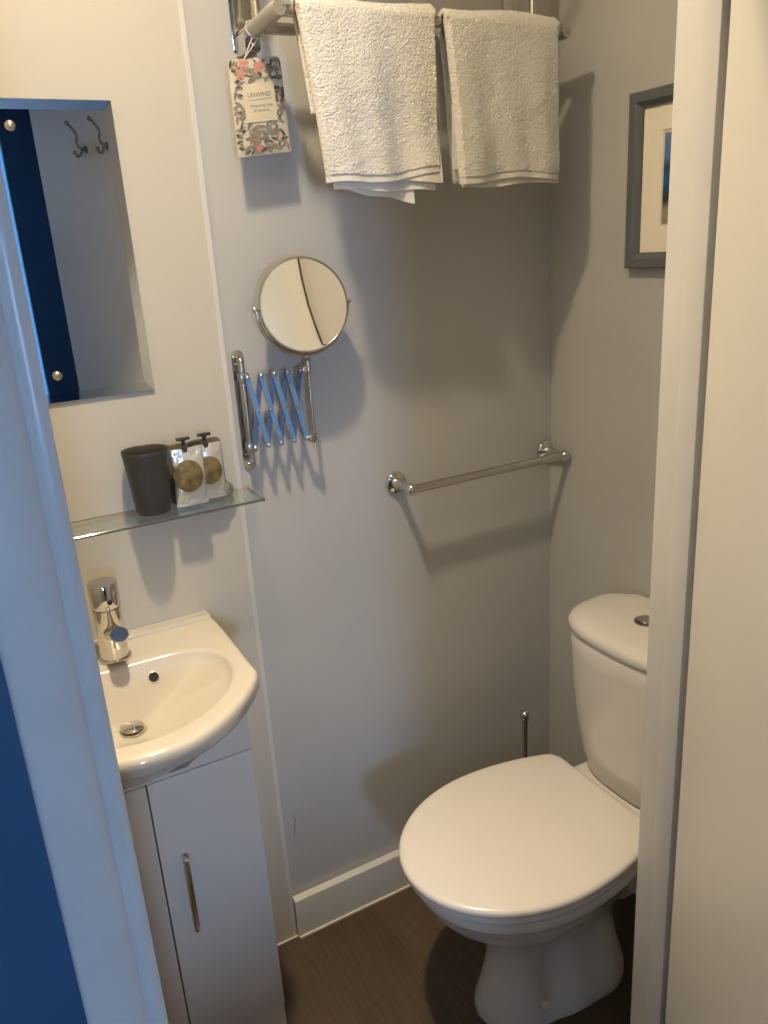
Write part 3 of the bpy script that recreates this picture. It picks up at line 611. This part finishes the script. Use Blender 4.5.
# ---------------------------------------------------------------- towels
def towel(name, label, top, bot, zb, back, seed, folds):
    """top/bot: (x left, x right) of the front; zb: bottom heights left/right; back: (xl, xr, xl bottom, xr bottom, z bottom)"""
    ztop = AZ + 0.003; rr = 0.0095; T = 0.013
    th = thing(name, ((top[0] + top[1]) / 2, FY, min(zb)), label, 'towel', 'white towels over the rack')
    NU = 150; NF = 190; NA = 14; NB_ = 90
    def side(v, u):      # v in [0,1] front bottom->top ; returns outer & inner point
        pass
    def pt(u, s, outer):
        # s: 0..1 front (bottom to top), 1..2 arc, 2..3 back (top to bottom)
        off = T if outer else 0.001
        if s <= 1:
            f = 1 - s
            x = lerp(lerp(top[0], top[1], u), lerp(bot[0], bot[1], u), f ** 0.8)
            z0 = lerp(zb[0], zb[1], u) + 0.004 * math.sin(u * 7 + seed); z = lerp(ztop, z0, f)
            y = FY - rr - off * (1 if outer else 1)
            wv = folds * f ** 0.7 * (0.5 * math.sin(u * 8.5 + seed + f * 0.7) + 0.35 * math.sin(u * 19 + seed * 2.1 - f * 1.2)) + 0.007 * f * (noise.noise(Vector((u * 2.2, f * 2.5, seed))))
            y += wv
            ed = min(u, 1 - u)                        # rounded folded sides
            if outer: y += T * 0.8 * max(0, 1 - ed / 0.035) ** 2
            return Vector((x, y, z))
        if s < 2:
            a = (s - 1) * pi; R = rr + off
            x = lerp(lerp(top[0], top[1], u), lerp(back[0], back[1], u), s - 1)
            z = ztop + math.sin(a) * R + (0.003 * math.sin(u * 6 + seed) if outer else 0) * math.sin(a)
            return Vector((x, FY - math.cos(a) * R, z))
        f = s - 2
        x = lerp(lerp(back[0], back[1], u), lerp(back[2], back[3], u), f)
        z = lerp(ztop, back[4] + 0.004 * math.sin(u * 5 + seed), f)
        y = FY + rr + off * 0.8 + folds * 0.5 * f * math.sin(u * 9 + seed * 3)
        return Vector((x, y, z))
    S_ = [k / NF for k in range(NF + 1)] + [1 + k / NA for k in range(1, NA)] + [2 + k / NB_ for k in range(NB_ + 1)]
    bm = nb(); cols = []; trnd = random.Random(int(seed * 10))
    for j in range(NU + 1):
        u = j / NU; loop = []
        for s in S_:
            p = pt(u, s, True)
            q = p * 420; nz = (trnd.random() - 0.5) * 0.0011 + noise.noise(q * 0.5) * 0.0004 + noise.noise(p * 60) * 0.0006
            band = s < 0.045
            if band: nz *= 0.25; nz -= 0.0018
            if s <= 1: n_ = Vector((0, -1, 0))
            elif s < 2: n_ = Vector((0, -math.cos((s - 1) * pi), math.sin((s - 1) * pi)))
            else: n_ = Vector((0, 1, 0))
            loop.append(p + n_ * nz)
        for s in reversed(S_): loop.append(pt(u, s, False))
        cols.append([bm.verts.new(p) for p in loop])
    L = len(cols[0]); H = L // 2
    for a, b in zip(cols[:-1], cols[1:]):
        for i in range(L):
            k = (i + 1) % L; f = bm.faces.new((a[i], b[i], b[k], a[k]))
            if i < 8: f.material_index = 1
    for c in (cols[0], cols[-1]):
        for i in range(H - 1): bm.faces.new((c[i], c[i + 1], c[L - 2 - i], c[L - 1 - i]))
    obj('terry_cloth', bm, ['towel', 'towel_band'], th, 180)
    def yf(x, z):
        f = max(0, min(1, (ztop - z) / (ztop - (zb[0] + zb[1]) / 2))); u = (x - lerp(top[0], bot[0], f)) / (lerp(top[1], bot[1], f) - lerp(top[0], bot[0], f)); return pt(max(0, min(1, u)), 1 - f, False).y
    th_y[th.name] = yf
    return th
th_y = {}
def fold_flap(parent, xs, zt, zbl, zbr, y, seed, mt='towel_flat', th=0.004, skew=0.0, name='inner_fold', wav=0.003):
    bm = nb(); NU = 40; NV = 24; F = []; B = []
    for j in range(NU + 1):
        u = j / NU; cf = []; cb = []
        for k in range(NV + 1):
            f = k / NV; x = lerp(xs[0], xs[1], u) + skew * f; z = lerp(zt, lerp(zbl, zbr, u), f) + 0.002 * math.sin(u * 9 + seed) * f
            yy = (th_y[parent.name](x, z) if y < FY else FY) + y - FY + wav * math.sin(u * 8 + seed + f) * f + 0.0006 * noise.noise(Vector((x, y, z)) * 150)
            cf.append((x, yy, z)); cb.append((x, yy + th, z))
        F.append(cf + cb[::-1])
    loft(bm, F)
    return obj(name, bm, mt, parent, 60)
t1 = towel('hand_towel', 'larger white terry towel hanging over the left half of the rack', (0.566, 0.812), (0.600, 0.808), (1.597, 1.609), (0.575, 0.80, 0.590, 0.79, 1.700), 1.3, 0.009)
fold_flap(t1, (0.606, 0.790), 1.75, 1.590, 1.584, FY - 0.0040, 0.4, skew=0.006, wav=0.001)
fold_flap(t1, (0.606, 0.752), 1.75, 1.592, 1.566, FY - 0.0001, 1.4, skew=0.006, wav=0.001, th=0.003)
fold_flap(t1, (0.612, 0.805), 1.74, 1.604, 1.5975, FY - 0.0085, 2.4, mt='towel_band', skew=0.004, wav=0.001)
t2 = towel('hand_towel', 'narrower white terry towel hanging over the right end of the rack', (0.829, 1.068), (0.852, 1.075), (1.596, 1.600), (0.84, 1.06, 0.856, 1.05, 1.60), 4.1, 0.007)
fold_flap(t2, (0.851, 1.068), 1.75, 1.587, 1.593, FY - 0.0060, 2.0, skew=0.004, wav=0.001)
fold_flap(t2, (0.842, 0.99), 1.72, 1.618, 1.62, FY - 0.0005, 3.0, skew=-0.002, wav=0.001, th=0.003)
fold_flap(t2, (0.838, 0.95), ztop := AZ - 0.006, 1.682, 1.684, FY + 0.030, 1.0, skew=0.006, wav=0.001)

# ---------------------------------------------------------------- scented sachet
CYs = 1.372
t = thing('scent_sachet', (0.54, CYs, 1.65), 'floral scented paper sachet reading UNWIND hanging by a string from the rack arm', 'sachet')
P00, P10, P11, P01 = Vector((0.4945, CYs, 1.652)), Vector((0.5885, CYs, 1.661)), Vector((0.5845, CYs, 1.806)), Vector((0.4935, CYs, 1.795))
def card(u, v, lift=0.0):
    p = P00.lerp(P10, u).lerp(P01.lerp(P11, u), v)
    b_ = 0.006 * (max(0, 4 * u * (1 - u))) ** 0.6 * (max(0, 4 * v * (1 - v))) ** 0.5 + 0.0008
    return Vector((p.x, p.y - b_ - lift, p.z))
bm = nb(); n = 24
Fv = [[bm.verts.new(card(i / n, j / n) + Vector((0, 0.0004 * noise.noise(Vector((i * .9, j * .9, 2))), 0))) for i in range(n + 1)] for j in range(n + 1)]
Bv = [[bm.verts.new(card(i / n, j / n) * 1.0 + Vector((0, 2 * (CYs - card(i / n, j / n).y), 0))) for i in range(n + 1)] for j in range(n + 1)]
for j in range(n):
    for i in range(n):
        bm.faces.new((Fv[j][i], Fv[j][i + 1], Fv[j + 1][i + 1], Fv[j + 1][i])); bm.faces.new((Bv[j][i], Bv[j + 1][i], Bv[j + 1][i + 1], Bv[j][i + 1]))
for i in range(n):
    for (a, b) in (((0, i), (0, i + 1)), ((n, i), (n, i + 1)), ((i, 0), (i + 1, 0)), ((i, n), (i + 1, n))):
        bm.faces.new((Fv[a[0]][a[1]], Fv[b[0]][b[1]], Bv[b[0]][b[1]], Bv[a[0]][a[1]]))
packet = obj('packet', bm, 'paper', t, 60)
bm = nb()
AR = 0.64   # width : height of the card
def shape(pts, mi, lift):
    # fan of small triangles so the print follows the bulge
    c = (sum(p[0] for p in pts) / len(pts), sum(p[1] for p in pts) / len(pts))
    cl = lambda q: (min(0.995, max(0.005, q[0])), min(0.995, max(0.005, q[1])))
    cv = bm.verts.new(card(*cl(c), lift)); vs = [bm.verts.new(card(*cl(p), lift)) for p in pts]
    for i in range(len(vs)):
        f = bm.faces.new((cv, vs[i], vs[(i + 1) % len(vs)])); f.material_index = mi
def leaf(u, v, L, wd, a, mi, lift=0.0006):
    pts = []
    for k in range(7): s = k / 6; pts.append((s, math.sin(pi * s) ** 0.8))
    out = [(s, w_) for s, w_ in pts] + [(s, -w_) for s, w_ in pts[-2:0:-1]]
    ca, sa = math.cos(a), math.sin(a)
    shape([(u + (s * L * ca - w_ * wd * sa), v + (s * L * sa + w_ * wd * ca) * AR) for s, w_ in out], mi, lift)
def flower(u, v, r, mi):
    shape([(u + r * (1 + 0.28 * math.cos(5 * a)) * math.cos(a), v + r * (1 + 0.28 * math.cos(5 * a)) * math.sin(a) * AR) for a in [2 * pi * k / 20 for k in range(20)]], mi, 0.0009)
rnd = random.Random(11)
for k in range(240):
    u, v = rnd.random() * 0.94 + 0.03, rnd.random() * 0.94 + 0.03
    if 0.17 < u < 0.81 and 0.33 < v < 0.75: continue
    L = rnd.uniform(0.09, 0.20); a = rnd.uniform(0, 2 * pi)
    leaf(u - L / 2 * math.cos(a), v - L / 2 * math.sin(a) * AR, L, rnd.uniform(0.014, 0.032), a, 1 if rnd.random() < 0.32 else 0)
for (u, v, L, wd, a) in ((0.08, 0.86, 0.30, 0.055, 0.1), (0.34, 0.86, 0.26, 0.05, -0.5), (0.70, 0.93, 0.20, 0.045, -1.4), (0.30, 0.06, 0.36, 0.05, 1.3), (0.38, 0.06, 0.36, 0.05, 1.5), (0.22, 0.12, 0.26, 0.045, 0.9), (0.52, 0.30, 0.24, 0.045, -0.6), (0.60, 0.20, 0.26, 0.04, 0.3), (0.08, 0.40, 0.2, 0.05, 0.3), (0.86, 0.42, 0.22, 0.05, 1.2), (0.16, 0.90, 0.16, 0.035, 2.0)):
    leaf(u, v, L, wd, a, 0, 0.0008)
for (u, v, r) in ((0.27, 0.955, 0.085), (0.20, 0.85, 0.085), (0.55, 0.90, 0.085), (0.60, 0.94, 0.04), (0.39, 0.07, 0.065), (0.90, 0.64, 0.03), (0.88, 0.50, 0.028), (0.76, 0.19, 0.03), (0.91, 0.10, 0.032), (0.86, 0.60, 0.022)):
    flower(u, v, r, 2)
obj('floral_print', bm, ['leaf', 'leaf_d', 'pink'], packet, 0, label='grey leaves and pink blossoms')
bm = nb(); G = 10
gv = [[bm.verts.new(card(lerp(0.20, 0.79, i / G), lerp(0.345, 0.735, j / G), 0.0014)) for i in range(G + 1)] for j in range(G + 1)]
for j in range(G):
    for i in range(G): bm.faces.new((gv[j][i], gv[j][i + 1], gv[j + 1][i + 1], gv[j + 1][i]))
obj('label', bm, 'label', packet, 60)
def text_bm(bm, s, u0, u1, v, mi=0):
    cu = bpy.data.curves.new('txt', 'FONT'); cu.body = s; cu.align_x = 'LEFT'; cu.size = 1.0; cu.resolution_u = 3
    o = bpy.data.objects.new('txt', cu); C.objects.link(o); bpy.context.view_layer.update()
    me = o.evaluated_get(bpy.context.evaluated_depsgraph_get()).to_mesh()
    xs = [q.co.x for q in me.vertices]; k = (u1 - u0) / (max(xs) - min(xs)); x0 = min(xs)
    vs = [bm.verts.new(card(u0 + (q.co.x - x0) * k, v + q.co.y * k * AR, 0.0018)) for q in me.vertices]
    for p in me.polygons:
        try: bm.faces.new([vs[i] for i in p.vertices]).material_index = mi
        except ValueError: pass
    o.to_mesh_clear(); bpy.data.objects.remove(o); bpy.data.curves.remove(cu)
bm = nb(); text_bm(bm, 'UNWIND', 0.27, 0.70, 0.60); text_bm(bm, 'ylang ylang, rose', 0.29, 0.72, 0.50); text_bm(bm, '& patchouli', 0.36, 0.64, 0.45)
vs = [bm.verts.new(card(*p, 0.0018)) for p in ((0.27, 0.566), (0.50, 0.569), (0.72, 0.572), (0.72, 0.577), (0.50, 0.574), (0.27, 0.571))]; bm.faces.new(vs)
obj('lettering', bm, 'ink', packet, 0)
bm = nb(); tp = card(0.30, 0.985) + Vector((0, 0.0, 0)); cx_, cz_ = AX0, AZ + 0.0
loop = [(cx_ + 0.0, CYs - 0.002 + 0.004 * math.cos(a), cz_) for a in (0,)]
ring = [(cx_ + 0.0137 * math.cos(a), CYs - 0.006 + 0.006 * math.sin(a), cz_ + 0.0137 * math.sin(a)) for a in [2 * pi * k / 28 for k in range(28)]]
tube(bm, ring, 0.0009, 6, closed=True)
tube(bm, smooth_path([(cx_ - 0.006, CYs - 0.010, cz_ - 0.0130), (cx_ - 0.012, CYs - 0.008, cz_ - 0.024), tuple(tp + Vector((0.001, -0.001, 0.002))), tuple(tp + Vector((0, 0, -0.006)))]), 0.0009, 6)
tube(bm, smooth_path([(cx_ + 0.004, CYs - 0.010, cz_ - 0.0130), (cx_ - 0.008, CYs - 0.010, cz_ - 0.026), tuple(tp + Vector((0.002, -0.001, 0.003)))]), 0.0008, 6)
obj('string', bm, 'string', t, 60)

# ---------------------------------------------------------------- framed picture on the right wall
FYa, FYb, FZ0, FZ1 = 0.945, 1.190, 1.430, 1.732
t = thing('framed_picture', (RX, (FYa + FYb) / 2, FZ0), 'slate grey framed picture with a wide cream mount on the right wall', 'picture')
bm = nb(); fw = 0.028
def fring(dy, x): return [(x, FYa + dy, FZ0 + dy), (x, FYb - dy, FZ0 + dy), (x, FYb - dy, FZ1 - dy), (x, FYa + dy, FZ1 - dy)]
rs = [fring(0, RX - 0.0005), fring(0, RX - 0.018), fring(0.002, RX - 0.020), fring(0.017, RX - 0.020), fring(0.019, RX - 0.0185), fring(fw - 0.002, RX - 0.011), fring(fw, RX - 0.011), fring(fw, RX - 0.0005)]
loft(bm, rs, False, False); obj('frame', bm, 'frame', t, 0)
iy0, iy1, iz0, iz1 = 1.015, 1.120, 1.500, 1.664
bm = nb()
def ring2(y0, y1, z0, z1, x): return [(x, y0, z0), (x, y1, z0), (x, y1, z1), (x, y0, z1)]
loft(bm, [ring2(FYa + fw - .003, FYb - fw + .003, FZ0 + fw - .003, FZ1 - fw + .003, RX - 0.0075), ring2(iy0, iy1, iz0, iz1, RX - 0.0075), ring2(iy0 + .0025, iy1 - .0025, iz0 + .0025, iz1 - .0025, RX - 0.0055)], False, False)
obj('mount', bm, 'mat', t, 0)
bm = nb(); box(bm, (RX - 0.005, iy0 - 0.004, iz0 - 0.004), (RX - 0.003, iy1 + 0.004, iz1 + 0.004)); pr = obj('print_border', bm, 'print_white', t, 0)
bm = nb(); box(bm, (RX - 0.0054, iy0 + 0.006, iz0 + 0.006), (RX - 0.005, iy1 - 0.006, iz1 - 0.006)); obj('print', bm, 'art', t, 0, loc=(RX - 0.005, 1.05, FZ0))

# ---------------------------------------------------------------- toilet
TCy = 1.024
t = thing('toilet', (0.86, TCy, 0), 'white close-coupled toilet with its lid down, against the right wall', 'toilet')
def ovalD(xf, xr, hw, z, ex=1.0, xm=None, rear_taper=0.0, dent=0.0, dx=0.80, corner=0.02, n=44):
    """outline: elliptical front, straightish sides, squared rear; n+.. points"""
    xm = xm if xm is not None else xf + (xr - xf) * 0.53
    top = []
    for k in range(n + 1):
        a = (pi / 2) * k / n; top.append((xm - (xm - xf) * math.cos(a) ** ex, hw * math.sin(a)))
    m_ = 22
    for k in range(1, m_ + 1):
        f = k / m_; x = lerp(xm, xr, f); y = hw - rear_taper * f * f; top.append((x, y))
    # round the rear corner
    out = []
    for x, y in top:
        if x > xr - corner: y -= corner - math.sqrt(max(0, corner ** 2 - (x - (xr - corner)) ** 2))
        if dent: y *= 1 - dent * math.exp(-((x - dx) / 0.035) ** 2)
        out.append((x, y))
    return [(x, TCy + y, z) for x, y in out] + [(x, TCy - y, z) for x, y in out[::-1][:-1]][0:]
# bowl
bm = nb(); prof = [ # z, xf, xr, hw, dent, taper, corner
 (0.0005, 0.684, 1.030, 0.097, 0.06, 0.0, 0.085), (0.012, 0.682, 1.032, 0.099, 0.10, 0.0, 0.085), (0.03, 0.686, 1.030, 0.096, 0.20, -0.004, 0.085), (0.06, 0.697, 1.022, 0.090, 0.28, -0.008, 0.085),
 (0.10, 0.708, 1.012, 0.084, 0.32, -0.010, 0.085), (0.14, 0.714, 1.004, 0.082, 0.32, -0.008, 0.08), (0.175, 0.711, 0.998, 0.085, 0.26, -0.002, 0.08), (0.205, 0.695, 0.995, 0.094, 0.18, 0.004, 0.08), (0.235, 0.664, 0.995, 0.110, 0.09, 0.015, 0.08),
 (0.265, 0.630, 0.997, 0.128, 0.03, 0.028, 0.08), (0.295, 0.603, 1.0, 0.146, 0, 0.038, 0.08), (0.325, 0.584, 1.0, 0.162, 0, 0.042, 0.07), (0.345, 0.575, 1.0, 0.172, 0, 0.044, 0.06),
 (0.352, 0.571, 1.0, 0.177, 0, 0.044, 0.05), (0.358, 0.567, 1.0, 0.181, 0, 0.044, 0.05), (0.374, 0.567, 1.0, 0.182, 0, 0.044, 0.05), (0.381, 0.570, 1.0, 0.179, 0, 0.044, 0.05), (0.384, 0.577, 0.998, 0.172, 0, 0.04, 0.05)]
loft(bm, [ovalD(xf, xr, hw, z, dent=dn, dx=0.815, rear_taper=tp_, corner=cr_) for z, xf, xr, hw, dn, tp_, cr_ in prof]); bowl = obj('bowl', bm, 'ceramic_w', t, 60)
# rear deck that carries the cistern
bm = nb(); rings = []
for z, ins in ((0.290, 0.012), (0.30, 0.003), (0.34, 0.0), (0.385, 0.0), (0.393, 0.003), (0.396, 0.009)):
    rings.append([(x, y, z) for x, y in rrect(0.955 + ins, 1.18 - ins, TCy - 0.118 + ins, TCy + 0.118 - ins, 0.03, 8)])
loft(bm, rings); obj('deck', bm, 'ceramic_w', t, 50)
bm = nb(); lathe(bm, [(0.0095, -0.003), (0.0095, 0.003), (0.008, 0.0045), (0.001, 0.005)], (0.787, TCy - 0.0800, 0.048), (-0.15, -1, 0.30), 24); obj('screw_cap', bm, 'ceramic_w', bowl)
# seat ring and lid
def slab(levels, xf, xr, hw, taper, corner):
    base = ovalD(xf, xr, hw, 0, rear_taper=taper, corner=corner, xm=0.79); cx = (xf + xr) / 2; rings = []
    for z, ins in levels:
        k = 1 - ins / hw; rings.append([(cx + (x - cx) * k, TCy + (y - TCy) * k, z) for x, y, _ in base])
    return rings
bm = nb(); loft(bm, slab([(0.3875, 0.004), (0.389, 0.001), (0.393, 0.0), (0.400, 0.0), (0.4035, 0.001), (0.405, 0.004)], 0.550, 0.985, 0.189, 0.045, 0.02)); obj('seat_ring', bm, 'seat', t, 50)
bm = nb(); lv = [(0.4065, 0.003), (0.408, 0.0005), (0.411, 0.0), (0.416, 0.0), (0.4195, 0.0015), (0.4218, 0.0045), (0.4232, 0.010), (0.4242, 0.02), (0.4250, 0.05), (0.4256, 0.10), (0.4258, 0.15), (0.4259, 0.185)]
loft(bm, slab(lv, 0.544, 1.004, 0.193, 0.045, 0.018)); obj('lid', bm, 'seat', t, 60)
for s in (-1, 1):
    bm = nb(); lathe(bm, [(0.009, 0), (0.009, 0.03)], (0.997, TCy + s * 0.075 - 0.015, 0.405), (0, 1, 0), 20); lathe(bm, [(0.012, 0), (0.012, 0.006), (0.010, 0.008)], (0.997, TCy + s * 0.075, 0.3955), n=20); obj('hinge', bm, 'seat', t)
# cistern
def cis(xf, hw, z, xr=RX - 0.010, e=4.2, n=64):
    out = []; xc = xr; D = xr - xf
    for k in range(n + 1):
        a = pi * k / n; c = math.cos(a); s = math.sin(a)
        # s: depth to the front, c: width
        x_ = xr - D * abs(s) ** (2 / e) if s > 1e-6 else xr; q = max(0.0, (x_ - (xr - 0.035)) / 0.035)
        out.append((x_, TCy - (hw - 0.035 * (1 - math.sqrt(1 - q * q))) * math.copysign(abs(c) ** (2 / 2.8), c), z))
    return out
bm = nb(); rings = [cis(1.040, 0.124, 0.397), cis(1.034, 0.131, 0.399), cis(1.030, 0.135, 0.405), cis(1.022, 0.146, 0.45), cis(1.011, 0.157, 0.53), cis(1.003, 0.162, 0.61), cis(0.998, 0.1635, 0.68), cis(0.997, 0.164, 0.7315), cis(0.999, 0.162, 0.734)]
loft(bm, rings); ci = obj('cistern', bm, 'ceramic_w', t, 60)
bm = nb(); rings = [cis(0.998, 0.163, 0.7352), cis(0.993, 0.167, 0.7362), cis(0.991, 0.169, 0.741), cis(0.991, 0.169, 0.748), cis(0.995, 0.165, 0.756), cis(1.004, 0.156, 0.7615), cis(1.022, 0.139, 0.7650), cis(1.06, 0.10, 0.7675), cis(1.10, 0.05, 0.768)]
loft(bm, rings); cl = obj('cistern_lid', bm, 'ceramic_w', t, 60)
bm = nb(); lathe(bm, [(0.0, 0), (0.0235, 0.0), (0.0235, 0.0025), (0.021, 0.0038), (0.0185, 0.0030), (0.0175, 0.0022), (0.0, 0.0026)], (1.105, TCy, 0.7675), n=40, cap=False); bu = obj('flush_button', bm, 'button', cl)
bm = nb(); lathe(bm, [(0.0172, 0.0), (0.0172, 0.0045), (0.0145, 0.0055), (0.0, 0.0058)], (1.105, TCy, 0.7690), n=36, cap=False); obj('button_centre', bm, 'steel', bu)
bm = nb(); lathe(bm, [(0.050, 0), (0.054, 0.002), (0.054, 0.03), (0.050, 0.032), (0.050, 0.165)], (1.03, TCy, 0.19), (1, 0, 0), 32); obj('waste_pipe', bm, 'pipe', t)

# ---------------------------------------------------------------- toilet brush
bx, by_ = 1.062, 1.352
t = thing('toilet_brush', (bx, by_, 0), 'chrome toilet brush with a ball-ended handle, behind the toilet in the corner', 'toilet brush')
bm = nb(); lathe(bm, [(0.0, 0.0005), (0.042, 0.0005), (0.044, 0.003), (0.044, 0.16), (0.043, 0.163), (0.040, 0.16), (0.040, 0.01), (0.0, 0.008)], (bx, by_, 0), n=36, cap=False); obj('holder', bm, 'steel', t)
bm = nb(); lathe(bm, [(0.0, 0.163), (0.043, 0.163), (0.043, 0.167), (0.020, 0.172), (0.0070, 0.178), (0.0072, 0.30), (0.0078, 0.372), (0.0095, 0.385), (0.0098, 0.388)], (bx, by_, 0), n=28); ball(bm, (bx, by_, 0.399), 0.0132, 24); obj('handle', bm, 'chrome', t)
bm = nb(); lathe(bm, [(0.0, 0.02), (0.025, 0.022), (0.034, 0.04), (0.034, 0.09), (0.02, 0.10), (0.0, 0.10)], (bx, by_, 0), n=24, cap=False); obj('brush_head', bm, 'print_white', t)

# ---------------------------------------------------------------- chips and scuffs on the paintwork
def mark(parent, pts, y, name='paint_chip', mt='scuff', ax='y', dd=0.0004):
    bm = nb(); prism(bm, pts, ax, y, y - dd); obj(name, bm, mt, parent, 0)
ob = bpy.data.objects
back = ob['wall_back']
mark(back, [(0.4770, 0.305), (0.4785, 0.305), (0.4720, 0.262), (0.4708, 0.262)], WY, 'scuff_mark')
mark(back, [(0.4735, 0.318), (0.4745, 0.318), (0.4770, 0.300), (0.4762, 0.300)], WY, 'scuff_mark')
jl = ob['trim_6']
for x, z, w_, h_ in ((0.036, 0.62, 0.0022, 0.004), (0.0385, 0.53, 0.0016, 0.006), (0.0395, 0.71, 0.001, 0.010), (0.0405, 0.46, 0.0012, 0.003)):
    mark(jl, [(x, z), (x + w_, z), (x + w_ * 0.7, z + h_), (x + 0.2 * w_, z + h_ * 0.8)], FO - 0.0150, dd=0.0014)
jr = ob['trim_3']
bm = nb(); box(bm, (0.7503, 0.6460, 1.735), (0.7513, 0.6475, 1.747)); obj('paint_chip', bm, 'scuff', jr, 0)
bm = nb(); box(bm, (0.7525, 0.6335, 1.735), (0.7535, 0.6342, 1.744)); obj('paint_chip', bm, 'scuff', jr, 0)
